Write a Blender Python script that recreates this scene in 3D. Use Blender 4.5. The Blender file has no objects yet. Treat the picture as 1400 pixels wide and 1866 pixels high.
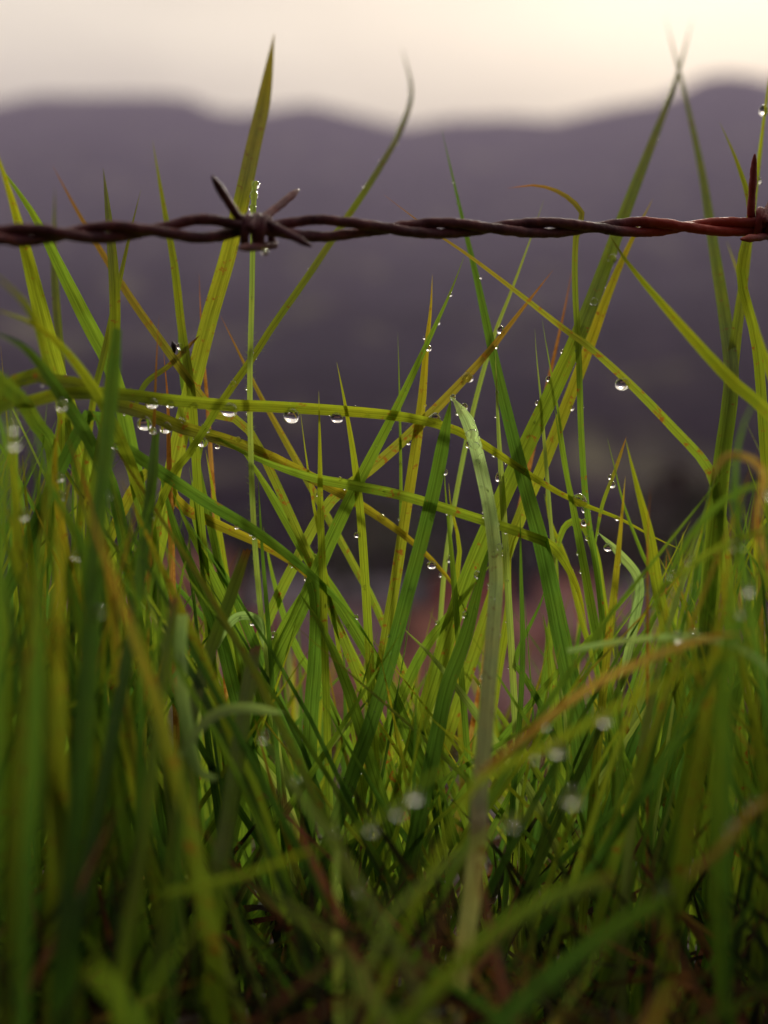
import bpy, math, random
from mathutils import Vector, noise
from math import radians, sin, cos, pi

# ------------------------------------------------------------------ camera, world, sun, exposure
SC = bpy.context.scene
COL = SC.collection
F, W, H = 80.0, 1400.0, 1866.0
K = 36.0 / F / W                      # metres per photo pixel per metre of distance
CZ = 0.14                             # lens 14 cm above the soil
FOCUS = 0.42
cam = bpy.data.cameras.new('camera')
camo = bpy.data.objects.new('camera', cam); COL.objects.link(camo)
camo.location = (0, 0, CZ); camo.rotation_euler = (radians(90), 0, 0)
cam.lens = F; cam.sensor_width = 36; cam.sensor_fit = 'HORIZONTAL'
cam.clip_start = 0.01; cam.clip_end = 9000
cam.dof.use_dof = True; cam.dof.focus_distance = FOCUS; cam.dof.aperture_fstop = 10
SC.camera = camo
SC.render.engine = 'CYCLES'
SC.view_settings.view_transform = 'Standard'
SC.view_settings.look = 'None'
SC.view_settings.gamma = 1
SC.view_settings.exposure = 0.40
SC.cycles.use_denoising = True
SC.cycles.max_bounces = 10
SC.cycles.transparent_max_bounces = 8
SC.cycles.volume_bounces = 1
SC.cycles.sample_clamp_indirect = 6
SC.cycles.caustics_refractive = True

SUN_EL, SUN_AZ = 23, 14               # degrees: up, and right of straight ahead
world = bpy.data.worlds.new('World'); SC.world = world; world.use_nodes = True
nt = world.node_tree; nt.nodes.clear()
def N(t, typ, **kw):
    n = t.nodes.new(typ)
    for k, v in kw.items(): setattr(n, k, v)
    return n
def V(n, **kw):
    for k, v in kw.items(): n.inputs[k.replace('_', ' ')].default_value = v
    return n
out = N(nt, 'ShaderNodeOutputWorld'); bg = N(nt, 'ShaderNodeBackground')
sky = N(nt, 'ShaderNodeTexSky', sky_type='NISHITA', sun_disc=False, sun_elevation=radians(SUN_EL), sun_rotation=radians(SUN_AZ))
sky.dust_density = 4
tc = N(nt, 'ShaderNodeTexCoord')
mp = N(nt, 'ShaderNodeMapping'); mp.inputs['Scale'].default_value = (1.6, 1.6, 5)
nz = V(N(nt, 'ShaderNodeTexNoise'), Scale=1.6, Detail=4.0, Roughness=0.5)
nt.links.new(tc.outputs['Generated'], mp.inputs[0]); nt.links.new(mp.outputs[0], nz.inputs['Vector'])
# overcast: cream cloud, brighter towards the veiled sun and higher up, duller low over the ridge
sd = Vector((sin(radians(SUN_AZ)) * cos(radians(24)), cos(radians(SUN_AZ)) * cos(radians(24)), sin(radians(24))))
dot = N(nt, 'ShaderNodeVectorMath', operation='DOT_PRODUCT'); dot.inputs[1].default_value = sd
nt.links.new(tc.outputs['Generated'], dot.inputs[0])
r1 = N(nt, 'ShaderNodeValToRGB'); e = r1.color_ramp.elements
e[0].position = 0.0; e[0].color = (.10, .075, .10, 1); e[1].position = 1.0; e[1].color = (.82, .74, .55, 1)
x = e.new(0.30); x.color = (.22, .19, .18, 1); x = e.new(0.55); x.color = (.42, .37, .32, 1); x = e.new(0.80); x.color = (1.75, 1.6, 1.28, 1); x = e.new(0.87); x.color = (.75, .675, .51, 1); x = e.new(0.97); x.color = (.78, .705, .53, 1)
nt.links.new(dot.outputs['Value'], r1.inputs[0])
r2 = N(nt, 'ShaderNodeMapRange'); r2.inputs['From Min'].default_value = .3; r2.inputs['From Max'].default_value = .7
r2.inputs['To Min'].default_value = .72; r2.inputs['To Max'].default_value = 1.16
nt.links.new(nz.outputs['Fac'], r2.inputs['Value'])
mul = N(nt, 'ShaderNodeVectorMath', operation='SCALE'); nt.links.new(r1.outputs[0], mul.inputs[0]); nt.links.new(r2.outputs[0], mul.inputs['Scale'])
skys = N(nt, 'ShaderNodeVectorMath', operation='SCALE'); skys.inputs['Scale'].default_value = 0.010
nt.links.new(sky.outputs[0], skys.inputs[0])
add = N(nt, 'ShaderNodeVectorMath', operation='ADD'); nt.links.new(mul.outputs[0], add.inputs[0]); nt.links.new(skys.outputs[0], add.inputs[1])
sxyz = N(nt, 'ShaderNodeSeparateXYZ'); nt.links.new(tc.outputs['Generated'], sxyz.inputs[0])
low = N(nt, 'ShaderNodeMapRange', interpolation_type='SMOOTHSTEP'); low.inputs['From Min'].default_value = .185; low.inputs['From Max'].default_value = .285
low.inputs['To Min'].default_value = .50; low.inputs['To Max'].default_value = 1.0; nt.links.new(sxyz.outputs['Z'], low.inputs['Value'])
dim = N(nt, 'ShaderNodeVectorMath', operation='SCALE'); nt.links.new(add.outputs[0], dim.inputs[0]); nt.links.new(low.outputs[0], dim.inputs['Scale'])
nt.links.new(dim.outputs[0], bg.inputs['Color']); bg.inputs['Strength'].default_value = 1.0
nt.links.new(bg.outputs[0], out.inputs[0])

sl = bpy.data.lights.new('sun', 'SUN'); sl.energy = 2.4; sl.angle = radians(12); sl.color = (1, .93, .76)
so = bpy.data.objects.new('sun', sl); COL.objects.link(so)
d = Vector((sin(radians(SUN_AZ)) * cos(radians(SUN_EL)), cos(radians(SUN_AZ)) * cos(radians(SUN_EL)), sin(radians(SUN_EL))))
so.rotation_euler = d.to_track_quat('Z', 'Y').to_euler()

# ------------------------------------------------------------------ helpers
def P(px, py, y):
    """the point y metres ahead that the photo shows at (px, py)"""
    return Vector(((px - 700) * K * y, y, CZ - (py - 933) * K * y))

def tag(o, label=None, cat=None, group=None, kind=None):
    for k, v in (('label', label), ('category', cat), ('group', group), ('kind', kind)):
        if v: o[k] = v
    return o

def empty(name, loc, rz=0):
    o = bpy.data.objects.new(name, None); COL.objects.link(o); o.location = loc; o.rotation_euler.z = rz
    o.empty_display_size = .02
    return o

class MB:
    def __init__(s): s.v = []; s.f = []; s.c = []; s.uv = []
    def build(s, name, mat, parent=None, smooth=True, off=None):
        me = bpy.data.meshes.new(name)
        vs = [tuple(Vector(p) - off) for p in s.v] if off is not None else s.v
        me.from_pydata(vs, [], s.f)
        if s.c:
            a = me.color_attributes.new('col', 'FLOAT_COLOR', 'POINT')
            a.data.foreach_set('color', [x for c in s.c for x in c])
        if s.uv:
            u = me.uv_layers.new(name='UVMap')
            u.data.foreach_set('uv', [x for f in s.f for i in f for x in s.uv[i]])
        if smooth: me.polygons.foreach_set('use_smooth', [True] * len(me.polygons))
        me.materials.append(mat); me.update()
        o = bpy.data.objects.new(name, me); COL.objects.link(o)
        if parent: o.parent = parent
        if off is not None: o.location = off
        return o
    def box(s, a, b):
        i = len(s.v)
        for z in (a[2], b[2]):
            for (x, y) in ((a[0], a[1]), (b[0], a[1]), (b[0], b[1]), (a[0], b[1])): s.v.append((x, y, z))
        s.f += [(i, i+3, i+2, i+1), (i+4, i+5, i+6, i+7)] + [(i+k, i+(k+1) % 4, i+4+(k+1) % 4, i+4+k) for k in range(4)]

def catmull(pts, n):
    """n points evenly spread along a Catmull-Rom through pts (Vectors)"""
    q = [pts[0] * 2 - pts[1]] + list(pts) + [pts[-1] * 2 - pts[-2]]
    dense = []
    for i in range(1, len(q) - 2):
        a, b, c, e_ = q[i-1], q[i], q[i+1], q[i+2]
        for j in range(14):
            t = j / 14
            dense.append(.5 * ((2*b) + (c - a)*t + (2*a - 5*b + 4*c - e_)*t*t + (3*b - a - 3*c + e_)*t**3))
    dense.append(q[-2].copy())
    L = [0]
    for i in range(1, len(dense)): L.append(L[-1] + (dense[i] - dense[i-1]).length)
    res = []; k = 0
    for i in range(n):
        s_ = L[-1] * i / (n - 1)
        while k < len(L) - 2 and L[k+1] < s_: k += 1
        t = (s_ - L[k]) / max(1e-12, L[k+1] - L[k])
        res.append(dense[k].lerp(dense[k+1], min(1, t)))
    return res

def mixc(a, b, t): return tuple(a[i] + (b[i] - a[i]) * t for i in range(3))

def tube(m, pts, rad, sides=10, col=None, cap=True, jit=0):
    n = len(pts); base = len(m.v)
    up = Vector((0, 0, 1)); prev = None
    for i, p in enumerate(pts):
        t = (pts[min(i+1, n-1)] - pts[max(i-1, 0)]).normalized()
        if prev is None:
            a = t.cross(up if abs(t.z) < .9 else Vector((1, 0, 0))).normalized()
        else:
            a = (prev - t * prev.dot(t)).normalized()
        prev = a; b = t.cross(a)
        r = rad(i / (n-1)) if callable(rad) else rad
        for k in range(sides):
            dr = a * cos(2*pi*k/sides) + b * sin(2*pi*k/sides)
            q = p + dr * r * (1 + (jit * (noise.noise((p + dr * r) * 420) + .6 * noise.noise((p + dr * r) * 1300)) if jit else 0))
            m.v.append(tuple(q)); m.uv.append((k / sides, i / (n-1)))
            if col is not None: m.c.append(col(i / (n-1)) if callable(col) else col)
    for i in range(n-1):
        for k in range(sides):
            k2 = (k+1) % sides
            m.f.append((base+i*sides+k, base+i*sides+k2, base+(i+1)*sides+k2, base+(i+1)*sides+k))
    if cap:
        m.f.append(tuple(base + k for k in reversed(range(sides))))
        m.f.append(tuple(base + (n-1)*sides + k for k in range(sides)))

# ------------------------------------------------------------------ materials
def new_mat(name):
    m = bpy.data.materials.new(name); m.use_nodes = True; t = m.node_tree; t.nodes.clear()
    return m, t, N(t, 'ShaderNodeOutputMaterial')

def leaf_material(name='grass_leaf', trans=.62):
    m, t, o = new_mat(name); L = t.links.new
    at = N(t, 'ShaderNodeAttribute', attribute_name='col')
    uv = N(t, 'ShaderNodeUVMap')
    mp = N(t, 'ShaderNodeMapping'); mp.inputs['Scale'].default_value = (26, 160, 1); L(uv.outputs[0], mp.inputs[0])
    ve = V(N(t, 'ShaderNodeTexNoise'), Scale=1.0, Detail=2.0); L(mp.outputs[0], ve.inputs['Vector'])
    mp2 = N(t, 'ShaderNodeMapping'); mp2.inputs['Scale'].default_value = (11, 6, 1); L(uv.outputs[0], mp2.inputs[0])
    ve2 = V(N(t, 'ShaderNodeTexNoise'), Scale=1.0, Detail=1.0); L(mp2.outputs[0], ve2.inputs['Vector'])
    sm = N(t, 'ShaderNodeMath', operation='ADD'); L(ve.outputs['Fac'], sm.inputs[0]); L(ve2.outputs['Fac'], sm.inputs[1])
    mr = N(t, 'ShaderNodeMapRange'); mr.inputs['From Min'].default_value = .7; mr.inputs['From Max'].default_value = 1.3
    mr.inputs['To Min'].default_value = .66; mr.inputs['To Max'].default_value = 1.28; L(sm.outputs[0], mr.inputs['Value'])
    # pale midrib
    sx = N(t, 'ShaderNodeSeparateXYZ'); L(uv.outputs[0], sx.inputs[0])
    a1 = N(t, 'ShaderNodeMath', operation='SUBTRACT'); L(sx.outputs[0], a1.inputs[0]); a1.inputs[1].default_value = .5
    a2 = N(t, 'ShaderNodeMath', operation='ABSOLUTE'); L(a1.outputs[0], a2.inputs[0])
    rib = N(t, 'ShaderNodeMapRange'); rib.inputs['From Min'].default_value = .03; rib.inputs['From Max'].default_value = .075
    rib.inputs['To Min'].default_value = .68; rib.inputs['To Max'].default_value = 1.0; L(a2.outputs[0], rib.inputs['Value'])
    mm = N(t, 'ShaderNodeMath', operation='MULTIPLY'); L(mr.outputs[0], mm.inputs[0]); L(rib.outputs[0], mm.inputs[1])
    c1 = N(t, 'ShaderNodeVectorMath', operation='SCALE'); L(at.outputs['Color'], c1.inputs[0]); L(mm.outputs[0], c1.inputs['Scale'])
    # broad hue drift along the leaf, rusty and yellow blotches where alpha says so
    ge = N(t, 'ShaderNodeNewGeometry')
    bl = V(N(t, 'ShaderNodeTexNoise'), Scale=75.0, Detail=3.0, Roughness=.6); L(ge.outputs['Position'], bl.inputs['Vector'])
    hr = N(t, 'ShaderNodeMapRange'); hr.inputs['From Min'].default_value = .42; hr.inputs['From Max'].default_value = .68
    hr.inputs['To Min'].default_value = 0; hr.inputs['To Max'].default_value = .55; L(bl.outputs['Fac'], hr.inputs['Value'])
    my = N(t, 'ShaderNodeMix', data_type='RGBA', blend_type='MULTIPLY'); L(hr.outputs[0], my.inputs['Factor']); L(c1.outputs[0], my.inputs['A'])
    my.inputs['B'].default_value = (1.35, 1.05, .8, 1)
    sp = V(N(t, 'ShaderNodeTexNoise'), Scale=420.0, Detail=3.0, Roughness=.65); L(ge.outputs['Position'], sp.inputs['Vector'])
    su = N(t, 'ShaderNodeMath', operation='MULTIPLY_ADD'); L(at.outputs['Alpha'], su.inputs[0]); su.inputs[1].default_value = .26; L(sp.outputs['Fac'], su.inputs[2])
    sr = N(t, 'ShaderNodeMapRange'); sr.inputs['From Min'].default_value = .70; sr.inputs['From Max'].default_value = .80; L(su.outputs[0], sr.inputs['Value'])
    ms = N(t, 'ShaderNodeMix', data_type='RGBA'); L(sr.outputs[0], ms.inputs['Factor']); L(my.outputs['Result'], ms.inputs['A']); ms.inputs['B'].default_value = (.20, .07, .015, 1)
    bs = V(N(t, 'ShaderNodeBsdfPrincipled'), Roughness=.5); bs.inputs['Specular IOR Level'].default_value = .22
    L(ms.outputs['Result'], bs.inputs['Base Color'])
    tr = N(t, 'ShaderNodeBsdfTranslucent')
    tc_ = N(t, 'ShaderNodeMix', data_type='RGBA', blend_type='MULTIPLY'); tc_.inputs['Factor'].default_value = 1
    L(ms.outputs['Result'], tc_.inputs['A']); tc_.inputs['B'].default_value = (1.6, 1.78, 1.1, 1); L(tc_.outputs['Result'], tr.inputs['Color'])
    bu = V(N(t, 'ShaderNodeBump'), Strength=.35, Distance=.0002); L(mm.outputs[0], bu.inputs['Height'])
    L(bu.outputs[0], bs.inputs['Normal'])
    mx = N(t, 'ShaderNodeMixShader'); mx.inputs[0].default_value = trans
    L(bs.outputs[0], mx.inputs[1]); L(tr.outputs[0], mx.inputs[2]); L(mx.outputs[0], o.inputs[0])
    return m
LEAF = leaf_material()

def plain(name, c1, c2=None, scale=5, rough=.8, bump=0.0, detail=4, metal=0, bscale=None, coords='Position', stretch=None):
    m, t, o = new_mat(name); L = t.links.new
    bs = V(N(t, 'ShaderNodeBsdfPrincipled'), Roughness=rough, Metallic=metal)
    ge = N(t, 'ShaderNodeNewGeometry') if coords == 'Position' else N(t, 'ShaderNodeTexCoord')
    src = ge.outputs[coords]
    if stretch:
        mp_ = N(t, 'ShaderNodeMapping'); mp_.inputs['Scale'].default_value = stretch; L(src, mp_.inputs[0]); src = mp_.outputs[0]
    nn = V(N(t, 'ShaderNodeTexNoise'), Scale=float(scale), Detail=float(detail), Roughness=.6); L(src, nn.inputs['Vector'])
    cr = N(t, 'ShaderNodeValToRGB'); cr.color_ramp.elements[0].position = .35; cr.color_ramp.elements[1].position = .66
    cr.color_ramp.elements[0].color = (*c1, 1); cr.color_ramp.elements[1].color = (*(c2 or c1), 1)
    L(nn.outputs['Fac'], cr.inputs[0]); L(cr.outputs[0], bs.inputs['Base Color'])
    if bump:
        n2 = V(N(t, 'ShaderNodeTexNoise'), Scale=float(bscale or scale * 3), Detail=4.0); L(src, n2.inputs['Vector'])
        bu = V(N(t, 'ShaderNodeBump'), Strength=1.0, Distance=bump); L(n2.outputs['Fac'], bu.inputs['Height']); L(bu.outputs[0], bs.inputs['Normal'])
    L(bs.outputs[0], o.inputs[0])
    return m

WATER, t, o_ = new_mat('clear_water')
gl = V(N(t, 'ShaderNodeBsdfGlass'), IOR=1.33, Roughness=0.0); t.links.new(gl.outputs[0], o_.inputs[0])

# rusty wire: dark brown iron, purplish sheen, orange rust in blotches and one redder stretch
RUST, t, o_ = new_mat('rusty_iron'); L = t.links.new
ge = N(t, 'ShaderNodeNewGeometry'); n1 = V(N(t, 'ShaderNodeTexNoise'), Scale=170.0, Detail=6.0, Roughness=.7); L(ge.outputs['Position'], n1.inputs['Vector'])
cr = N(t, 'ShaderNodeValToRGB'); e = cr.color_ramp.elements
e[0].position = .3; e[0].color = (.06, .014, .024, 1); e[1].position = .78; e[1].color = (.36, .10, .06, 1)
x = e.new(.55); x.color = (.19, .052, .060, 1); L(n1.outputs['Fac'], cr.inputs[0])
n3 = V(N(t, 'ShaderNodeTexNoise'), Scale=14.0, Detail=2.0)
mp = N(t, 'ShaderNodeMapping'); mp.inputs['Location'].default_value = (0, 0, 0); L(ge.outputs['Position'], mp.inputs[0]); L(mp.outputs[0], n3.inputs['Vector'])
sx = N(t, 'ShaderNodeSeparateXYZ'); L(ge.outputs['Position'], sx.inputs[0])
g1 = N(t, 'ShaderNodeMath', operation='SUBTRACT'); L(sx.outputs[0], g1.inputs[0]); g1.inputs[1].default_value = .076
g2 = N(t, 'ShaderNodeMath', operation='ABSOLUTE'); L(g1.outputs[0], g2.inputs[0])
g3 = N(t, 'ShaderNodeMath', operation='MULTIPLY_ADD'); L(n3.outputs['Fac'], g3.inputs[0]); g3.inputs[1].default_value = -.012; L(g2.outputs[0], g3.inputs[2])
g4 = N(t, 'ShaderNodeMapRange'); g4.inputs['From Min'].default_value = .004; g4.inputs['From Max'].default_value = .014
g4.inputs['To Min'].default_value = .85; g4.inputs['To Max'].default_value = 0; L(g3.outputs[0], g4.inputs['Value'])
mx = N(t, 'ShaderNodeMix', data_type='RGBA'); L(g4.outputs[0], mx.inputs['Factor']); L(cr.outputs[0], mx.inputs['A']); mx.inputs['B'].default_value = (.55, .045, .015, 1)
bs = V(N(t, 'ShaderNodeBsdfPrincipled'), Roughness=.55, Metallic=.0); bs.inputs['Specular IOR Level'].default_value = .35; L(mx.outputs['Result'], bs.inputs['Base Color'])
bu = V(N(t, 'ShaderNodeBump'), Strength=1.0, Distance=.0007); L(n1.outputs['Fac'], bu.inputs['Height']); L(bu.outputs[0], bs.inputs['Normal'])
L(bs.outputs[0], o_.inputs[0])

# ------------------------------------------------------------------ terrain
rng = random.Random(7)
def smooth(a, b, t):
    t = max(0, min(1, (t - a) / (b - a))); return t*t*(3 - 2*t)
def near_z(x, y):
    b = .010 * noise.noise(Vector((x*9, y*9, 3)))
    if y < -.15: b += (-.15 - y) * .9 if y > -3 else 2.56 + (-3 - y) * .35
    if y > .95: b -= (y - .95) * .55 if y < 22 else 21.05 * .55
    return b
RIDGE = [(-900, 230), (-300, 205), (0, 190), (150, 172), (300, 172), (430, 200), (560, 188), (640, 205), (750, 228), (900, 214), (1000, 214), (1150, 190), (1240, 165), (1290, 140), (1350, 135), (1420, 150), (1700, 110), (2400, 150)]
def ridge_h(px):
    for (a, ya), (b, yb) in zip(RIDGE, RIDGE[1:]):
        if a <= px <= b: return ya + (yb - ya) * smooth(a, b, px)
    return RIDGE[0][1] if px < 0 else RIDGE[-1][1]
def far_z(x, y):
    fl = -11.6
    px = 700 + x / (K * y)
    top = (933 - ridge_h(px) + 9 * noise.noise(Vector((px / 90, 1, 0))) + 5 * noise.noise(Vector((px / 30, 4, 0)))) * K * 4200
    t = max(0, (y - 215) / (4200 - 215))
    z = fl + (top - fl) * (t ** 1.5)
    if y > 4200: z = top - (y - 4200) * .4
    amp = min(1, t * 6)
    z += amp * (30 * noise.noise(Vector((x/260, y/260, 0))) + 11 * noise.noise(Vector((x/60, y/60, 5))) + 4 * noise.noise(Vector((x/20, y/20, 9))))
    return z
m = MB(); ys = []
y = -4.0
while y < 1.4: ys.append(y); y += .05
while y < 22.5: ys.append(y); y *= 1.1
xs = [math.copysign(abs(i/40) ** 2.6 * 30, i) for i in range(-40, 41)]
for yy in ys:
    for xx in xs: m.v.append((xx, yy, near_z(xx, yy)))
nx = len(xs)
m.f = [(j*nx+i, j*nx+i+1, (j+1)*nx+i+1, (j+1)*nx+i) for j in range(len(ys)-1) for i in range(nx-1)]
SOIL = plain('damp_soil', (.012, .004, .012), (.032, .012, .024), 40, .9, .004)
tag(m.build('ground', SOIL), kind='structure')
# valley floor and hillside, one sheet that spreads out with distance
m = MB(); yl = ys[-1]; ys = []
y = yl
while y < 60: ys.append(y); y *= 1.12
while y < 215: ys.append(y); y += 8
while y < 4700: ys.append(y); y += max(8, y * .011)
nx = 141
for j, yy in enumerate(ys):
    for i in range(nx):
        a = (i / (nx-1) - .5) * 2
        xx = a * (30 + (yy - yl) * 1.0) if j else a * 30
        m.v.append((xx, yy, near_z(0, yy) if j == 0 else far_z(xx, yy)))
m.f = [(j*nx+i, j*nx+i+1, (j+1)*nx+i+1, (j+1)*nx+i) for j in range(len(ys)-1) for i in range(nx-1)]
HILL, t, o_ = new_mat('wooded_hillside'); L = t.links.new
ge = N(t, 'ShaderNodeNewGeometry')
n1 = V(N(t, 'ShaderNodeTexNoise'), Scale=.018, Detail=5.0, Roughness=.6); hm1 = N(t, 'ShaderNodeMapping'); hm1.inputs['Scale'].default_value = (1, .3, 1); L(ge.outputs['Position'], hm1.inputs[0]); L(hm1.outputs[0], n1.inputs['Vector'])
n2 = V(N(t, 'ShaderNodeTexNoise'), Scale=.022, Detail=6.0, Roughness=.7); hm = N(t, 'ShaderNodeMapping'); hm.inputs['Scale'].default_value = (1, .3, 1); L(ge.outputs['Position'], hm.inputs[0]); L(hm.outputs[0], n2.inputs['Vector'])
cr = N(t, 'ShaderNodeValToRGB'); e = cr.color_ramp.elements
e[0].position = .40; e[0].color = (.010, .006, .012, 1); e[1].position = .66; e[1].color = (.10, .095, .055, 1)
x = e.new(.55); x.color = (.020, .013, .020, 1); L(n1.outputs['Fac'], cr.inputs[0])
mr = N(t, 'ShaderNodeMapRange'); mr.inputs['From Min'].default_value = .3; mr.inputs['From Max'].default_value = .7; mr.inputs['To Min'].default_value = .1; mr.inputs['To Max'].default_value = 2.3
L(n2.outputs['Fac'], mr.inputs['Value'])
sc_ = N(t, 'ShaderNodeVectorMath', operation='SCALE'); L(cr.outputs[0], sc_.inputs[0]); L(mr.outputs[0], sc_.inputs['Scale'])
bs = V(N(t, 'ShaderNodeBsdfPrincipled'), Roughness=1.0); bs.inputs['Specular IOR Level'].default_value = 0; L(sc_.outputs[0], bs.inputs['Base Color'])
bu = V(N(t, 'ShaderNodeBump'), Strength=1.0, Distance=5.0); L(n2.outputs['Fac'], bu.inputs['Height']); L(bu.outputs[0], bs.inputs['Normal'])
L(bs.outputs[0], o_.inputs[0])
tag(m.build('hills', HILL), kind='structure')

# ------------------------------------------------------------------ village in the valley
WIN_F = plain('window_frame_paint', (.5, .48, .45)); GLASS = plain('dark_window_glass', (.02, .02, .03), rough=.1); DOORW = plain('door_wood', (.10, .05, .03), (.16, .09, .05), 3)
def tiles(name, c1, c2):
    m_, t, o = new_mat(name); L = t.links.new
    tcn = N(t, 'ShaderNodeTexCoord')
    wv = V(N(t, 'ShaderNodeTexWave'), Scale=1.2, Distortion=.6); wv.bands_direction = 'X'; L(tcn.outputs['Object'], wv.inputs['Vector'])
    nn = V(N(t, 'ShaderNodeTexNoise'), Scale=1.3, Detail=5.0, Roughness=.7); L(tcn.outputs['Object'], nn.inputs['Vector'])
    r = N(t, 'ShaderNodeValToRGB'); r.color_ramp.elements[0].position = .35; r.color_ramp.elements[1].position = .68
    r.color_ramp.elements[0].color = (*c1, 1); r.color_ramp.elements[1].color = (*c2, 1); L(nn.outputs['Fac'], r.inputs[0])
    bs = V(N(t, 'ShaderNodeBsdfPrincipled'), Roughness=.7); L(r.outputs[0], bs.inputs['Base Color'])
    bu = V(N(t, 'ShaderNodeBump'), Strength=1.0, Distance=.08); L(wv.outputs['Fac'], bu.inputs['Height']); L(bu.outputs[0], bs.inputs['Normal'])
    L(bs.outputs[0], o.inputs[0]); return m_
ROOFS = {'terracotta': tiles('terracotta_tiles', (.42, .14, .08), (.62, .26, .17)), 'mauve': tiles('mauve_tiles', (.24, .13, .14), (.42, .27, .27)),
         'red': tiles('red_tiles', (.30, .045, .02), (.48, .10, .05)), 'grey': tiles('grey_sheets', (.22, .2, .22), (.42, .38, .4)), 'pink': tiles('pink_tiles', (.50, .23, .20), (.66, .36, .32))}
WALLS = {'pink': (.70, .36, .32), 'lilac': (.36, .28, .36), 'mint': (.46, .64, .50), 'white': (.78, .74, .72), 'orange': (.50, .13, .05), 'cream': (.55, .46, .34), 'brick': (.50, .17, .12), 'green': (.25, .40, .28)}
WALLM = {k: plain(k + '_plaster', tuple(c*.8 for c in v), v, .8, .85, .01) for k, v in WALLS.items()}
def house(px, y, w, dp, h, rz, wall, roof, label):
    x = (px - 700) * K * y; w *= .68; dp *= .75
    root = empty('house', (x, y, far_z(x, y) - .15), radians(rz)); tag(root, label, 'house', 'houses of the village in the valley')
    b = MB(); b.box((-w/2, -dp/2, -.6), (w/2, dp/2, h)); 
    i = len(b.v); rh = dp * .48
    b.v += [(-w/2, -dp/2, h), (-w/2, dp/2, h), (-w/2, 0, h+rh), (w/2, -dp/2, h), (w/2, dp/2, h), (w/2, 0, h+rh)]
    b.f += [(i, i+1, i+2), (i+3, i+5, i+4)]
    b.build('wall', WALLM[wall], root, False)
    r = MB(); ov = .5; th = .14
    for s in (-1, 1):
        j = len(r.v); e0 = (h - ov * .6) ; 
        q = [(-w/2-ov, s*(dp/2+ov), e0), (w/2+ov, s*(dp/2+ov), e0), (w/2+ov, 0, h+rh+.02), (-w/2-ov, 0, h+rh+.02)]
        r.v += q + [(a, b_, c+th) for a, b_, c in q]
        r.f += [(j, j+1, j+2, j+3), (j+7, j+6, j+5, j+4), (j, j+4, j+5, j+1), (j+1, j+5, j+6, j+2), (j+3, j+7, j+4, j)]
    rf = r.build('roof', ROOFS[roof], root, False)
    if w > 8:
        c = MB(); c.box((w*.25, .5, h+rh*.4), (w*.25+.6, 1.1, h+rh+.8)); c.build('chimney', WALLM[wall], rf, False)
    n = int(w // 2.3)
    for k in range(n):
        cx = -w/2 + w * (k + .5) / n
        if k == n // 2:
            m_ = MB(); m_.box((cx-.45, -dp/2-.06, 0), (cx+.45, -dp/2-.005, 2.1)); m_.build('door', DOORW, root, False); continue
        for zf in ([1.0] if h < 4.5 else [1.0, 3.7]):
            m_ = MB(); z0 = zf; z1 = zf + 1.15
            for a, c_ in (((cx-.6, z0), (cx-.5, z1)), ((cx+.5, z0), (cx+.6, z1)), ((cx-.5, z0), (cx+.5, z0+.1)), ((cx-.5, z1-.1), (cx+.5, z1))):
                m_.box((a[0], -dp/2-.09, a[1]), (c_[0], -dp/2-.005, c_[1]))
            wf = m_.build('window', WIN_F, root, False)
            g = MB(); g.box((cx-.5, -dp/2-.04, z0+.1), (cx+.5, -dp/2-.004, z1-.1)); g.build('pane', GLASS, wf, False)
for a in [
    (60, 78, 7, 6, 3.0, 8, 'cream', 'terracotta', 'cream house under terracotta tiles at the far left of the nearest village row'),
    (330, 84, 8, 6, 3.0, -12, 'white', 'pink', 'white house with faded pink roof behind the cut blade tips'),
    (655, 80, 9, 6.5, 2.6, 5, 'mint', 'terracotta', 'mint green house with orange tiled roof, low in the middle gap'),
    (985, 78, 8.5, 6, 3.0, -6, 'mint', 'pink', 'pale mint house right of the folded blade, lowest in that gap'),
    (1290, 86, 8, 6, 3.2, 10, 'lilac', 'terracotta', 'lilac house with terracotta roof low on the right'),
    (-60, 108, 9, 7, 3.2, 0, 'brick', 'terracotta', 'brick house cut by the left frame edge'),
    (190, 112, 9, 7, 5.6, -8, 'pink', 'mauve', 'tall pink house with mauve roof left of the cut blades'),
    (420, 104, 7, 6, 3.2, 12, 'orange', 'red', 'small orange house with a red roof behind the left blades'),
    (600, 108, 11, 8, 3.0, -3, 'lilac', 'mauve', 'wide lilac house with a broad mauve brown tiled roof'),
    (840, 102, 8, 7, 3.4, 8, 'pink', 'terracotta', 'pink house with terracotta roof behind the folded blade'),
    (975, 110, 6, 6, 3.4, -10, 'orange', 'pink', 'bright orange walled house with pink roof'),
    (1065, 105, 6.5, 6, 4.6, 4, 'brick', 'pink', 'two-storey brick house with pink roof right of the wide dark blade'),
    (1230, 112, 9, 7, 3.4, -5, 'white', 'mauve', 'white house with mauve roof behind the right foreground stalks'),
    (1440, 106, 8, 7, 3.2, 0, 'cream', 'mauve', 'cream house with mauve roof cut by the right frame edge'),
    (100, 150, 10, 7, 3.3, 5, 'white', 'terracotta', 'white house with terracotta roof in the back row, far left'),
    (345, 142, 9, 7, 5.8, -5, 'pink', 'terracotta', 'two-storey pink house with terracotta roof in the back row'),
    (530, 150, 9, 7, 3.3, 10, 'white', 'grey', 'white house with pale grey sheet roof behind the thin stem'),
    (700, 146, 8, 7, 3.3, -8, 'cream', 'grey', 'cream house with grey sheet roof in the back row centre'),
    (860, 155, 8, 7, 3.3, 0, 'white', 'red', 'white house with red roof in the back row'),
    (1040, 150, 7, 7, 3.4, 8, 'orange', 'terracotta', 'orange house with terracotta roof in the back row, right of centre'),
    (1190, 145, 8, 7, 3.4, -5, 'lilac', 'grey', 'lilac house with grey roof in the back row, right'),
]: house(*a)

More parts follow.
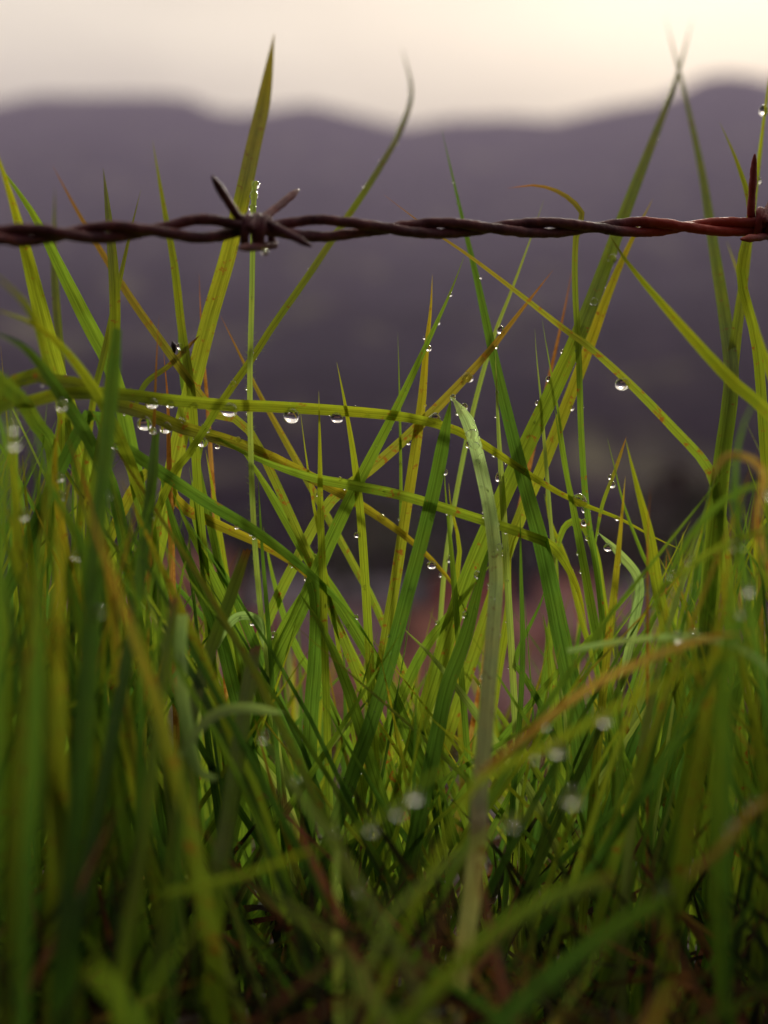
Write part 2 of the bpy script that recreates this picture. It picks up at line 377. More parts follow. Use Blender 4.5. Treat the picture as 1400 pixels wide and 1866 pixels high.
def tree_meshes(seed, cone=False):
    r = random.Random(seed); tr = MB(); cr_ = MB()
    tube(tr, [Vector((0, 0, -.4)), Vector((.1, .05, 1.5)), Vector((.0, .1, 3.2)), Vector((.1, 0, 4.6))], lambda t: .26 * (1 - .75*t), 8)
    for k in range(6):
        a = k * 1.05 + r.random(); h = 1.9 + .4*k
        tube(tr, [Vector((0, 0, h)), Vector((cos(a)*.9, sin(a)*.9, h+.7)), Vector((cos(a)*1.7, sin(a)*1.7, h+1.1))], lambda t: .10*(1-.8*t), 5)
    cl = []
    for k in range(34):
        a = r.random() * 2*pi; z = 1.8 + 4.4 * r.random()
        rad = (2.3 * (1 - abs((z - 3.6) / 3.2) ** 2) if not cone else 1.7 * (6.6 - z) / 4.8) * r.uniform(.45, 1)
        cl.append((Vector((cos(a)*rad, sin(a)*rad, z)), r.uniform(.45, .95)))
    for c, s in cl:
        for q in range(60):
            d_ = Vector((r.gauss(0, 1), r.gauss(0, 1), r.gauss(0, .8))); d_.normalize(); p = c + d_ * s * r.random() ** .4
            u = Vector((r.gauss(0, 1), r.gauss(0, 1), r.gauss(0, 1))).normalized() * .17; w_ = u.cross(d_).normalized() * .10
            i = len(cr_.v); cr_.v += [tuple(p-u), tuple(p+w_), tuple(p+u), tuple(p-w_)]; cr_.f.append((i, i+1, i+2, i+3))
    return tr, cr_
BARK = plain('bark', (.06, .04, .03), (.12, .09, .07), 4, .9, .03)
FOL = {'olive': plain('olive_foliage', (.035, .045, .012), (.085, .09, .02), 1.2, .6), 'dark': plain('dark_foliage', (.015, .025, .012), (.04, .055, .02), 1.2, .6), 'brown': plain('russet_foliage', (.06, .035, .018), (.12, .075, .03), 1.2, .6)}
TM = {}
def tree(px, y, s, kind, cone, label):
    x = (px - 700) * K * y
    root = empty('tree', (x, y, far_z(x, y)), px * .7); root.scale = (s, s, s); tag(root, label, 'tree', 'trees around the village')
    key = (kind, cone)
    if key not in TM:
        a, b = tree_meshes(len(TM) + 3, cone); TM[key] = (a.build('trunk', BARK, root), b.build('crown', FOL[kind], root, False))
    else:
        for src in TM[key]:
            c = src.copy(); COL.objects.link(c); c.parent = root
for a in [
    (40, 130, 1.6, 'dark', False, 'dark round tree behind the far left houses'),
    (260, 170, 1.9, 'olive', False, 'olive tree above the tall pink house on the left'),
    (450, 175, 1.7, 'dark', True, 'dark pointed tree behind the small orange house'),
    (610, 185, 2.0, 'brown', False, 'russet tree rising above the broad mauve roof'),
    (690, 170, 2.1, 'olive', False, 'large olive tree just right of the russet one in the middle gap'),
    (800, 190, 1.9, 'dark', False, 'dark round tree seen beside the dark blade root'),
    (920, 180, 1.8, 'dark', True, 'dark pointed tree behind the folded pale blade'),
    (1100, 172, 1.7, 'brown', False, 'russet tree behind the two-storey brick house'),
    (1235, 165, 2.5, 'brown', False, 'tall russet tree in the dark gap on the right'),
    (1300, 160, 2.2, 'olive', False, 'olive tree beside the tall russet tree on the right'),
    (1180, 190, 2.1, 'dark', False, 'dark tree left of the tall russet tree'),
    (1400, 150, 2.4, 'dark', True, 'dark pointed tree at the right frame edge'),
    (540, 118, .8, 'olive', False, 'small olive bush-like tree between the lilac and orange houses'),
    (745, 116, .9, 'dark', False, 'small dark tree between the lilac and pink houses'),
    (15, 100, .75, 'olive', False, 'small olive tree beside the nearest cream house at the far left'),
    (120, 92, .7, 'dark', False, 'small dark tree between the cream and tall pink houses'),
    (265, 96, .7, 'brown', True, 'small russet pointed tree left of the small orange house'),
    (500, 95, .75, 'dark', True, 'small dark pointed tree right of the small orange house'),
    (720, 92, .6, 'olive', True, 'small olive pointed tree right of the mint green house'),
    (905, 94, .75, 'brown', False, 'small russet tree between the pink and bright orange houses'),
    (1120, 92, .85, 'dark', False, 'small dark tree right of the two-storey brick house'),
    (1190, 120, 1.0, 'olive', False, 'olive tree left of the white house with mauve roof'),
    (1360, 96, .8, 'brown', False, 'small russet tree right of the lilac house'),
    (660, 128, .9, 'dark', False, 'dark tree between the wide lilac house and the back row'),
]: tree(*a)

# ------------------------------------------------------------------ barbed wire
def wy(px): return .350 + .075 * px / 1400          # the wire runs slightly away to the right
def wireP(px, py, dy=0): return P(px, py, wy(px) + dy)
KN = [-4000, -340, -190, -40, 110, 262, 455, 700, 885, 1075, 1240, 1420, 1600, 5400]
def phase(px):
    for i in range(len(KN) - 1):
        if KN[i] <= px <= KN[i+1]:
            return (i if 0 < i < len(KN) - 2 else i) * pi + pi * (px - KN[i]) / (KN[i+1] - KN[i]) * (1 if 0 < i < len(KN)-2 else 21)
    return 0
def cy(px): return 428 - 12 * smooth(0, 420, px) - 3 * smooth(700, 1400, px)
def amp(px):
    a = 9.8
    a += 6.5 * math.exp(-((px - 372) / 50) ** 2) + 5 * math.exp(-((px - 575) / 85) ** 2)
    return a
PX2M = K * .385
wire = empty('barbed_wire', P(700, 415, wy(700)))
tag(wire, 'rusty twisted barbed wire stretched across the picture above the grass', 'barbed wire')
def strand(sgn):
    pts = []
    px = -2600.0
    while px < 3900:
        ph = phase(px); a = amp(px)
        q = wireP(px, cy(px) + .6 * noise.noise(Vector((px / 60, sgn, 0))) * 2)
        pts.append(q + Vector((0, sgn * a * PX2M * cos(ph) * -1.0 * (1 if a < 12 else 12 / a), -sgn * a * PX2M * sin(ph))) )
        px += 4 if -100 < px < 1500 else 22
    m_ = MB(); tube(m_, pts, 9.7 * PX2M, 18, jit=.17)
    return m_.build('strand', RUST, wire, off=wire.location.copy())
s1, s2 = strand(1), strand(-1)
for s in (s1, s2): s.location = (0, 0, 0)
def barb(tip_a, tip_b, cx, turns, cyy, name='barb', R=21, ra=0):
    """short wire coiled round both strands, its two sharp ends sticking out"""
    n = int(turns * 16); pts = [wireP(*tip_a)]
    # lead in, coil, lead out
    for i in range(n + 1):
        a = ra + 2*pi*turns * i / n; px = cx - turns * 9.5 + turns * 19 * i / n + 2.5 * sin(i * .35)
        pts.append(wireP(px, cyy) + Vector((0, -cos(a) * R * PX2M * .95, sin(a) * R * 1.12 * PX2M)))
    pts.append(wireP(*tip_b))
    pts = catmull(pts, 150)
    m_ = MB(); r0 = 7.4 * PX2M
    tube(m_, pts, lambda t: r0 * (.18 + .82 * min(1, min(t, 1-t) / .05) ** .7), 14, jit=.17)
    o = m_.build(name, RUST, wire, off=wire.location.copy()); o.location = (0, 0, 0)
barb((386, 320, -.006), (568, 449, -.012), 455, 2.1, 420, ra=1.2, R=21)
barb((545, 345, .012), (432, 452, -.008), 478, 1.6, 424, ra=.3, R=23)
barb((1376, 280, -.004), (1440, 450, -.01), 1388, 2.2, 405, ra=1.2, R=21)
barb((1432, 300, .012), (1350, 436, -.008), 1405, 1.6, 408, ra=.3, R=22)

# ------------------------------------------------------------------ grass blades
G = (.092, .160, .020); LG = (.145, .205, .022); D = (.056, .118, .022); YG = (.22, .22, .012); YE = (.30, .21, .015)
RU = (.24, .085, .025); PA = (.26, .36, .15); OC = (.29, .18, .06); BR = (.14, .05, .045); ST = (.19, .235, .06)
STYLE = {  # base colour, tip colour, how rusty
    'G': (G, LG, .15), 'L': (LG, YG, .3), 'D': (D, G, .1), 'Y': (LG, YE, .45), 'YO': (LG, RU, .5), 'R': (OC, RU, .9), 'P': (OC, (.46, .58, .33), .3),
    'S': (ST, ST, .1), 'O': (OC, OC, .7), 'GO': (G, RU, .3), 'DO': (LG, RU, .1), 'PA': (PA, PA, 0), 'B': (BR, BR, .5), 'K': ((.012, .014, .010), (.03, .03, .012), .4), 'GY': (G, YE, .4), 'LL': (LG, LG, .2)}  # K: near-black tone, shade put into the colour of low blades
def ribbon(m, pts, wfun, c0, c1, spk, tw0=0.0, tw1=0.0, tip='p', fold=.16, across=4, cpow=2.5, eye=Vector((0, 0, CZ)), rr=None, fixed=None):
    n = len(pts); base = len(m.v); s_ = 0
    for i, p in enumerate(pts):
        t = i / (n - 1)
        T = (pts[min(i+1, n-1)] - pts[max(i-1, 0)]).normalized()
        Vw = (p - eye).normalized() if fixed is None else fixed
        S = T.cross(Vw)
        S = S.normalized() if S.length > 1e-6 else Vector((1, 0, 0))
        Nn = S.cross(T)
        a = tw0 + (tw1 - tw0) * t
        S2 = S * cos(a) + Nn * sin(a); N2 = T.cross(S2)
        w = wfun(t)
        if i: s_ += (p - pts[i-1]).length
        c = mixc(c0, c1, t ** cpow)
        for k in range(across + 1):
            u = k / across - .5
            q = p + S2 * (u * w) + N2 * (abs(u) * 2 * fold * w)
            if tip == 'c' and i == n - 1 and rr: q += T * (w * 1.1 * (rr.random() - .5))
            m.v.append(tuple(q)); m.uv.append((u + .5, s_)); m.c.append((*c, spk))
    A = across + 1
    for i in range(n - 1):
        for k in range(across):
            m.f.append((base+i*A+k, base+i*A+k+1, base+(i+1)*A+k+1, base+(i+1)*A+k))

def to_ground(pts):
    """carry a traced blade on from its lowest traced point down into the soil"""
    p0, p1 = pts[0], pts[1]
    if p0.z <= .004: return pts
    d_ = (p0 - p1).normalized(); dx = max(-.45, min(.45, d_.x / max(.25, abs(d_.z))))
    h = p0.z + .006
    q1 = p0 + Vector((dx * h * .45, 0, -h * .5)); q2 = p0 + Vector((dx * h * .7, 0, -h))
    return [q2, q1] + pts

BL = {}        # key -> centre line, for placing the drops
def blade(key, px_pts, w, dep, sty, label, tip='p', tw=0.15, ground=True, wmin=.55, cpow=2.5, tipf=.22, hairs=False):
    n = len(px_pts); dd = list(dep)
    def depth(t):
        f = t * (len(dd) - 1); i = min(int(f), len(dd) - 2); return dd[i] + (dd[i+1] - dd[i]) * (f - i)
    pts = [P(p[0], p[1], depth(i / (n - 1))) for i, p in enumerate(px_pts)]
    ym = sum(p.y for p in pts) / n
    if ground: pts = to_ground(pts)
    cl = catmull(pts, max(14, min(64, int(len(pts) * 6))))
    c0, c1, spk = STYLE[sty]
    r = random.Random(hash_(key)); j = r.uniform(.82, 1.18); c0 = tuple(c * j for c in c0)
    ww = w * K * ym * (.92 if ym > .385 else .76)
    def wf(t):
        a = wmin + (1 - wmin) * smooth(0, .35, t)
        if tip == 'p': a *= max(.02, (1 - max(0, (t - (1 - tipf)) / tipf) ** 1.5)) ; a *= 1 - .12 * t
        elif tip == 'c': a *= 1 - .35 * smooth(.93, 1, t)
        return ww * a
    tws = r.uniform(-tw, tw)
    m_ = MB(); ribbon(m_, cl, wf, c0, c1, spk, tws, tws + r.uniform(-.5, .5) * (tw > 0), tip, rr=r, cpow=cpow)
    o = m_.build('grass_blade', LEAF, off=cl[0].copy())
    tag(o, label, 'grass blade', 'grass blades one can tell apart')
    BL[key] = [(p, wf(i / (len(cl) - 1))) for i, p in enumerate(cl)]
    if hairs:
        h = MB(); c = ST
        for q in range(240):
            t = r.uniform(.3, .85); i = int(t * (len(cl) - 2)); p = cl[i].lerp(cl[i+1], r.random()); T = (cl[i+1] - cl[i]).normalized()
            S = T.cross((p - Vector((0, 0, CZ))).normalized()).normalized() * (1 if r.random() < .6 else -1)
            e0 = p + S * wf(t) * .45; e1 = e0 + S * r.uniform(.0005, .0013) + T * .0006
            k = len(h.v); h.v += [tuple(e0 - T*.00003), tuple(e0 + T*.00003), tuple(e1)]; h.f.append((k, k+1, k+2)); h.c += [(*c, 0)] * 3; h.uv += [(0, 0)] * 3
        hh = h.build('leaf_hair', LEAF, o, off=cl[0].copy()); hh.location = (0, 0, 0)
    return o
def hash_(s):
    v = 7
    for ch in s: v = (v * 31 + ord(ch)) & 0xffffff
    return v

SHORT = {}
exec_list = []
def B(key, pts, w, dep, sty, label, short=None, **kw):
    if short: SHORT[key] = short
    blade(key, pts, w, dep, sty, label, **kw)

# --- the sharp middle band
B('tall', [(255,1130),(290,980),(330,790),(357,680),(384,575),(412,480),(440,370),(462,270),(482,180),(500,60)], 35, (.43,.43,.44,.50), 'Y', 'broad tall green blade rising behind the barb knot', 'the broad blade behind the barb', tipf=.12, tw=.1)
B('stem', [(492,1240),(476,1120),(463,960),(457,800),(456,680),(459,560),(461,450),(464,330)], 11, (.415,.412,.412,.42), 'S', 'slender upright stem crossing the arching blade below the barb', 'the slender stem under the barb', tip='k', hairs=True, tw=.05)
B('curl', [(300,900),(332,846),(368,790),(404,732),(457,657),(500,590),(560,505),(620,415),(680,325),(728,240),(750,165),(732,85)], 14, (.408,.408,.43,.48,.60), 'L', 'long thin hairy blade curling left at its tip over the wire', 'the long curling blade', hairs=True, tw=.2, cpow=1)
B('arch', [(-60,820),(60,730),(190,716),(300,728),(400,737),(500,741),(600,747),(700,755),(780,768),(850,792),(920,835),(980,875),(1050,914),(1130,945),(1190,978),(1260,1010)], 25, (.36,.40,.418,.42,.415,.43), 'L', 'long green blade arching level across the middle with drops beneath', 'the long level arching blade', tw=.12, wmin=.9, cpow=1.5, tipf=.3)
B('arch2', [(-20,760),(120,700),(200,735),(260,752),(330,780),(400,800),(470,825),(560,868),(630,905),(700,950),(765,1000),(825,1065),(870,1150)], 30, (.37,.405,.424,.426,.43), 'GY', 'wide blade sloping right just below the long arching blade', 'the sloping blade below the arch', tw=.25, wmin=.9)
B('thinarch', [(380,790),(470,836),(560,868),(650,886),(740,905),(860,942),(960,975),(1010,1000),(1050,1065),(1070,1140)], 21, (.418,.414,.412,.42), 'L', 'thin blade running right from the sloping blade and drooping at its end', 'the thin drooping blade', ground=False, wmin=.3, tw=.2)
B('diag', [(455,1330),(500,1210),(548,1110),(595,1000),(652,880),(720,748),(790,600),(822,530),(846,468)], 31, (.425,.42,.42,.425), 'G', 'straight green blade leaning right, its point just under the wire', 'the straight leaning green blade', tw=.1, tipf=.4)
B('diagy', [(470,1170),(540,1020),(600,915),(680,850),(780,758),(880,652),(950,565),(1008,492)], 24, (.435,.432,.43,.435), 'YO', 'yellow rust-spotted blade leaning far right to an orange point', 'the rusty leaning blade', tw=.15, cpow=4)
B('big', [(1078,1480),(1052,1300),(1024,1160),(990,1000),(960,890),(932,780),(900,645),(868,500),(838,375),(805,235)], 43, (.41,.412,.418,.44,.47), 'D', 'widest dark green blade running from lower right up through the wire', 'the widest dark blade', tw=.12, tipf=.75, wmin=.9, cpow=1.2)
B('xline', [(1330,1100),(1312,920),(1290,850),(1230,782),(1150,700),(1070,628),(1030,600),(930,522),(850,462),(780,415),(700,355)], 26, (.40,.405,.408,.41,.43), 'YO', 'long blade slanting down to the right from an orange tip above the wire', 'the long slanting blade', tw=.1, tipf=.6, cpow=5, wmin=.85)
B('brn', [(1108,1260),(1092,1070),(1070,930),(1060,800),(1055,650),(1048,520),(1050,430),(1062,392),(1030,356),(980,338),(925,343)], 13, (.425,.425,.43,.45), 'GO', 'thin upright blade with a brown tip curled left over the wire', 'the thin blade with a curled brown tip', tw=.2, cpow=7, tipf=.12)
B('pale1', [(800,1160),(812,1020),(835,880),(865,735),(900,612),(930,535),(965,440),(992,362)], 11, (.44,.44,.445), 'S', 'pale thin stem leaning right behind the folded blade', 'the pale thin stem', tw=.1)
B('pairA', [(800,1210),(850,1060),(905,930),(960,810),(1003,722),(1052,615),(1097,500),(1142,378),(1190,255),(1232,145),(1262,35)], 33, (.43,.425,.43,.48,.60), 'L', 'long broad blade leaning right across the wire, crossing another at its tip', 'the long broad leaning blade', tw=.1, tipf=.6)
B('pairB', [(900,1080),(945,950),(985,858),(1022,765),(1068,645),(1110,530),(1150,440),(1190,362)], 26, (.44,.435,.445,.46), 'Y', 'yellow-edged blade close behind the long broad one, ending just above the wire', 'the yellow-edged blade', tw=.15)
B('foldup', [(640,1420),(672,1330),(705,1225),(738,1100),(770,980),(798,860),(822,728)], 31, (.405,.408,.414), 'D', 'dark green blade rising steeply to a sharp fold in the centre', 'the dark blade below the fold', tipf=.07, tw=.05, wmin=.8)
B('folddown', [(868,1560),(872,1460),(882,1350),(890,1240),(899,1130),(903,1040),(893,940),(872,840),(852,770),(824,724)], 40, (.33,.36,.395,.408,.411), 'P', 'pale silvery blade hanging from the central fold, browning towards its base', 'the pale folded blade', tip='p', tw=.1, tipf=.03, cpow=1.0, wmin=.7)
B('mid1', [(700,1180),(720,1060),(738,940),(755,830),(768,730),(776,640),(785,560),(788,500)], 24, (.428,.43,.43), 'Y', 'yellow-green blade with a fine point right of the straight leaning blade', 'the fine-pointed yellow blade', tw=.15)
B('mid2', [(722,1080),(730,960),(730,840),(728,720),(725,604)], 8, (.432,.43), 'G', 'needle-thin blade just left of the straight leaning blade', 'the needle-thin blade', tw=.1)
B('mid3', [(672,1160),(665,1040),(657,930),(645,830),(630,740),(614,660)], 19, (.42,.418), 'L', 'short tapering blade poking above the arch left of centre', 'the short tapering blade', tw=.1)
B('mid4', [(592,1180),(588,1050),(584,930),(583,820),(581,712)], 16, (.413,.413), 'L', 'upright short spike touching the arch below the wire', 'the upright spike', tw=.1)
B('mid5', [(590,1020),(572,920),(558,830),(547,745)], 9, (.425,.425), 'L', 'tiny thin spike ending under the arching blade', tw=.1)
B('oblq', [(700,1140),(650,1040),(590,930),(530,822),(475,722),(440,652),(402,575)], 16, (.436,.436), 'YO', 'yellow blade with dark orange tip leaning left by the broad blade', 'the yellow left-leaning blade', tw=.15, cpow=5)
B('lflat', [(740,1330),(700,1240),(640,1135),(575,1035),(520,945),(462,850),(425,800)], 30, (.428,.428), 'G', 'wide green blade slanting down right from under the sloping blade', 'the wide slanting blade', tw=.15)
B('cross1', [(140,790),(200,800),(280,850),(370,910),(470,970),(560,1040),(640,1120),(700,1210)], 27, (.40,.405,.42), 'D', 'dark blade crossing down right below the two arching ones', 'the dark crossing blade', tw=.2, wmin=.9)
B('cross2', [(250,880),(330,925),(400,958),(490,1000),(560,1050),(620,1140)], 24, (.43,.43), 'GY', 'speckled blade running parallel under the dark crossing one', 'the speckled crossing blade', tw=.2, wmin=.9)
B('needR', [(690,1290),(640,1180),(585,1070),(540,960),(490,850)], 10, (.44,.44), 'L', 'thin light blade running parallel to the wide slanting one', tw=.1)
B('root1', [(563,1400),(566,1300),(574,1200),(577,1100),(570,1060)], 30, (.417,.415), 'D', 'dark stubby leaf base hanging below the crossing point', tw=.1, tip='k')
B('v1', [(770,1470),(793,1364),(815,1257),(850,1160),(878,1050),(905,960)], 34, (.40,.405), 'D', 'dark blade under the pale folded one leaning right', 'the dark blade under the pale one', tw=.15)
B('v2', [(720,1300),(770,1190),(820,1120),(865,1060),(905,1020)], 24, (.43,.43), 'G', 'green blade slanting right low in the centre', tw=.15)
B('v3', [(905,1250),(925,1120),(930,1010),(948,960)], 18, (.435,.435), 'L', 'light blade standing right of the folded blade', tw=.1)
B('v4', [(938,1420),(948,1300),(953,1180),(950,1050),(948,930)], 12, (.41,.41), 'D', 'thin dark blade standing close behind the widest one', tw=.1)
B('v5', [(830,1100),(820,980),(812,900),(810,850)], 14, (.426,.426), 'G', 'small leaf point showing right of the dark folded stem', tw=.1)
B('v6', [(830,1080),(838,1000),(822,920),(818,880)], 16, (.434,.434), 'L', 'light green leaf point behind the thin drooping blade', tw=.1)
B('r1', [(1110,1260),(1085,1140),(1057,990),(1040,900),(1025,830),(1010,738)], 18, (.415,.415), 'G', 'narrow green blade ending at the lower edge of the broad leaning pair', 'the narrow blade by the leaning pair', tw=.1)
B('r2', [(990,780),(985,720),(978,650),(975,598)], 9, (.428,.428), 'S', 'pale spike left of the leaning pair', tw=.1)
B('r3', [(1025,800),(1012,720),(998,640),(988,580)], 8, (.43,.43), 'G', 'thin green spike leaning left at the leaning pair', tw=.1)
B('r4', [(965,850),(985,760),(1008,660),(1030,560),(1045,480)], 11, (.45,.46), 'R', 'reddish thin blade behind the leaning pair', tw=.1)
B('r5', [(920,980),(914,880),(907,760),(903,640)], 15, (.424,.424), 'S', 'pale upright blade right of the fold with drops on its edge', 'the pale upright blade', tw=.1)
B('r6', [(1095,1250),(1060,1130),(1032,1020),(1000,940),(995,860)], 13, (.44,.44), 'L', 'light blade behind the widest dark blade', tw=.1)
B('r7', [(1000,1180),(1012,1080),(1008,980),(992,900)], 18, (.445,.445), 'G', 'green blade standing just right of the widest one', tw=.1)
B('f1', [(1225,1200),(1200,1080),(1185,980),(1162,890),(1140,800)], 27, (.40,.40), 'L', 'tapering blade leaning left at the right edge of the sharp grass', tw=.1)
B('f2', [(1100,1260),(1120,1080),(1132,960),(1140,868)], 18, (.405,.40), 'Y', 'yellow upright blade standing in front of the tapering one', tw=.1)
B('f3', [(1085,990),(1098,920),(1120,860),(1142,795)], 8, (.41,.41), 'YO', 'short thin yellow blade meeting the tapering blade at its point', 'the short thin yellow blade', tw=.1, ground=False)
B('f4', [(1210,1100),(1175,1020),(1140,930),(1122,860),(1107,798)], 10, (.405,.405), 'G', 'thin blade crossing the short yellow one', tw=.1)
B('f5', [(1180,1100),(1180,1000),(1183,930),(1186,885)], 9, (.38,.38), 'R', 'small red blade point right of the tapering blade', tw=.1)
B('f6', [(1130,1260),(1155,1140),(1165,1060),(1130,1010),(1090,970)], 20, (.41,.42), 'PA', 'pale bent leaf with drops low at the right of the sharp grass', 'the pale bent leaf', tw=.3, ground=False, cpow=1)
B('h1', [(1010,1020),(1030,960),(1060,955),(1085,1010),(1100,1100),(1120,1200)], 17, (.43,.43), 'L', 'small blade hooking over to the right behind the upright blades', tw=.2, ground=False)
# --- left of the sharp band
B('l1', [(380,1120),(362,900),(350,720),(332,600),(318,480),(298,370),(278,255)], 19, (.42,.42,.44,.47), 'L', 'blade crossing the wire left of the barb', tw=.1, short='the blade left of the barb')
B('l2', [(480,830),(400,760),(350,700),(300,630),(250,560),(205,490),(150,400),(95,300)], 18, (.425,.42,.44,.47), 'YO', 'left-leaning blade with a long orange tip above the wire', tw=.15, cpow=3, short='the orange-tipped blade')
B('l3', [(170,930),(190,780),(207,640),(208,520),(198,400),(188,305)], 24, (.39,.40,.41,.45), 'L', 'broad blade standing upright through the wire far left', tw=.1, short='the upright blade far left')
B('l4', [(160,800),(190,640),(220,500),(238,420),(257,345)], 15, (.40,.42,.44), 'L', 'thin blade leaning right beside the upright one far left', tw=.1)
B('l5', [(240,830),(205,680),(160,590),(110,490),(60,390),(-10,290)], 34, (.43,.42,.39), 'G', 'broad blurred blade leaning left to the frame edge', tw=.1, short='the broad blurred left-leaning blade')
B('l6', [(170,900),(110,700),(72,560),(45,450),(20,360),(-15,250)], 38, (.43,.40,.375), 'L', 'broadest blurred blade at the left edge crossing the wire', tw=.1)
B('l7', [(382,800),(375,700),(367,600),(363,498)], 10, (.44,.44), 'R', 'rusty thin spike behind the broad tall blade', tw=.1)
B('l8', [(278,860),(282,740),(286,640),(290,575)], 10, (.40,.40), 'YO', 'orange spike left of the crossing point of the blades', tw=.1, cpow=1.5)
B('l9', [(312,960),(308,820),(306,730),(298,640)], 14, (.425,.425), 'R', 'reddish blade standing behind the arching one', tw=.1, cpow=1)
B('l10', [(395,1010),(360,860),(345,760),(330,680),(326,560),(332,530)], 18, (.43,.44), 'G', 'green blade behind the orange-tipped one', tw=.1)
B('l11', [(240,760),(265,700),(310,665),(365,610)], 12, (.41,.43), 'YO', 'thin yellow blade rising right behind the arching blade', tw=.1, ground=False)
B('l12', [(100,900),(60,760),(-10,680),(-60,620)], 44, (.42,.30), 'G', 'wide out-of-focus blade leaning out at the left edge', tw=.1)
B('l13', [(280,1010),(250,880),(190,740),(120,640),(60,590),(-20,560)], 32, (.43,.37,.34), 'L', 'blurred blade bending level at the left below the wire', tw=.2)
B('l14', [(220,960),(170,820),(110,720),(50,640),(-20,600)], 38, (.42,.33), 'D', 'dark blurred blade bending left at the frame edge', tw=.2)
B('l15', [(110,840),(80,640),(50,560),(-20,490)], 22, (.42,.30), 'L', 'faint thin blade at the left edge below the wire', tw=.2)
B('l16', [(130,820),(110,650),(98,480),(100,340)], 18, (.42,.46,.52), 'L', 'faint blurred blade behind the wire far left', tw=.1)
B('fan1', [(420,1230),(398,1150),(360,1060),(322,970),(288,850)], 29, (.415,.41), 'D', 'dark blade fanning left below the crossing blades', tw=.15)
B('fan2', [(470,1250),(430,1140),(395,1060),(350,975),(312,890)], 24, (.42,.42), 'G', 'green blade fanning left, second in the fan', tw=.15)
B('fan3', [(450,1140),(415,1060),(375,1000),(330,940)], 22, (.43,.43), 'D', 'short dark blade at the top of the left fan', tw=.15)
B('fan4', [(435,1180),(412,1050),(395,930),(375,820)], 20, (.434,.434), 'L', 'blade standing behind the left fan', tw=.15)
B('fan5', [(372,1000),(352,930),(358,860),(372,800),(368,770)], 20, (.435,.435), 'LL', 'light cupped leaf holding a drop left of the slender stem', tw=.4, short='the light cupped leaf')
B('fan6', [(362,980),(352,900),(345,850)], 10, (.42,.42), 'G', 'tiny leaf point before the light cupped leaf', tw=.1)
B('low1', [(470,1310),(500,1180),(545,1090),(580,1040)], 26, (.425,.425), 'G', 'green blade rising right between the stem and the leaf base', tw=.15)
B('low2', [(610,1300),(540,1180),(500,1060),(480,960)], 18, (.435,.435), 'G', 'thin green blade leaning left behind the slender stem', tw=.15)
B('low3', [(500,1300),(490,1150),(478,1000),(470,860)], 10, (.41,.415), 'D', 'thin dark blade beside the slender stem', tw=.1)
B('low4', [(660,1340),(628,1240),(590,1150),(545,1080)], 26, (.41,.41), 'G', 'broad green blade leaning left low in the centre', tw=.15)
B('low5', [(980,1470),(920,1380),(860,1290),(790,1200),(730,1140)], 18, (.42,.42), 'S', 'pale leaf edge slanting down right low in the centre', tw=.2)
B('low6', [(1005,1330),(960,1240),(940,1200),(985,1100),(1000,1050)], 14, (.425,.425), 'D', 'small dark blade bending before the orange house', tw=.2)
B('low7', [(1020,1400),(1010,1280),(1000,1180),(990,1120)], 26, (.43,.43), 'LL', 'bright green blade lit from behind left of the widest base', tw=.1)
# --- near, out of focus, on the left; some greens darkened to imitate foreground shade
B('n1', [(110,1800),(130,1600),(150,1380),(168,1150),(182,950),(198,780),(214,600)], 40, (.28,.30,.33,.36), 'D', 'tall dark blurred blade in the left foreground', 'the tall dark foreground blade', tw=.1, tip='c', tipf=.3)
B('n2', [(130,1750),(165,1560),(200,1370),(235,1180),(262,1000),(276,880),(284,790)], 29, (.30,.33,.37,.39), 'D', 'dark blade with a cut tip left of the crossing blades', 'the cut dark blade', tw=.1, tip='c')
B('n3', [(275,1850),(300,1680),(322,1500),(345,1320),(378,1200),(415,1100),(450,1003)], 32, (.32,.34,.38,.40), 'DO', 'green blade with a torn orange tip left of the slender stem', 'the torn orange-tipped blade', tw=.1, tip='c', cpow=55)
B('n4', [(395,1640),(415,1500),(434,1370),(450,1270),(466,1180)], 38, (.32,.35,.38), 'DO', 'wide green blade cut square with a thin orange edge', tw=.1, tip='c', cpow=55)
B('n5', [(40,1866),(50,1600),(62,1350),(70,1150),(74,960)], 36, (.26,.27,.28), 'D', 'blurred green blade standing at the left edge of the foreground', 'the blurred blade at the left edge', tw=.1)
B('n6', [(220,1800),(260,1550),(285,1350),(305,1200),(320,1090)], 32, (.28,.31,.34), 'DO', 'blurred green blade with a rusty cut tip in the left foreground', tw=.1, tip='c', cpow=55)
B('n7', [(-20,1500),(-10,1200),(0,950),(8,700)], 50, (.24,.24), 'D', 'dark blurred blade on the very left edge', tw=.1)
B('n8', [(310,1866),(318,1700),(330,1500),(340,1330)], 24, (.28,.30), 'D', 'yellowish blurred blade low on the left', tw=.1)
B('n9', [(190,1300),(170,1150),(150,1000),(90,880),(60,760)], 30, (.37,.33), 'D', 'blurred green blade leaning left in the left thicket', tw=.2)
B('n10', [(160,1200),(120,1000),(100,860),(112,740)], 24, (.40,.36), 'Y', 'yellowish blurred blade in the left thicket', tw=.2, short='the yellowish blurred blade')
B('n11', [(90,1250),(40,1050),(30,900),(20,780)], 30, (.38,.31), 'L', 'light blurred blade in the left thicket by the frame edge', tw=.2, short='the light blurred blade')
B('n12', [(215,1180),(190,1020),(160,900),(120,790)], 22, (.35,.35), 'YO', 'blurred blade with orange patches in the left thicket', tw=.2)
B('n13', [(395,1420),(360,1400),(340,1310),(330,1210),(334,1120)], 30, (.34,.35), 'PA', 'pale silvery leaf hanging beside the torn blade', 'the pale silvery leaf', tw=.1, ground=False, tip='k', cpow=1)
B('n14', [(330,1380),(380,1310),(440,1290),(520,1300)], 26, (.33,.35), 'PA', 'pale leaf lying level behind the square-cut blade', tw=.3, ground=False, cpow=1)
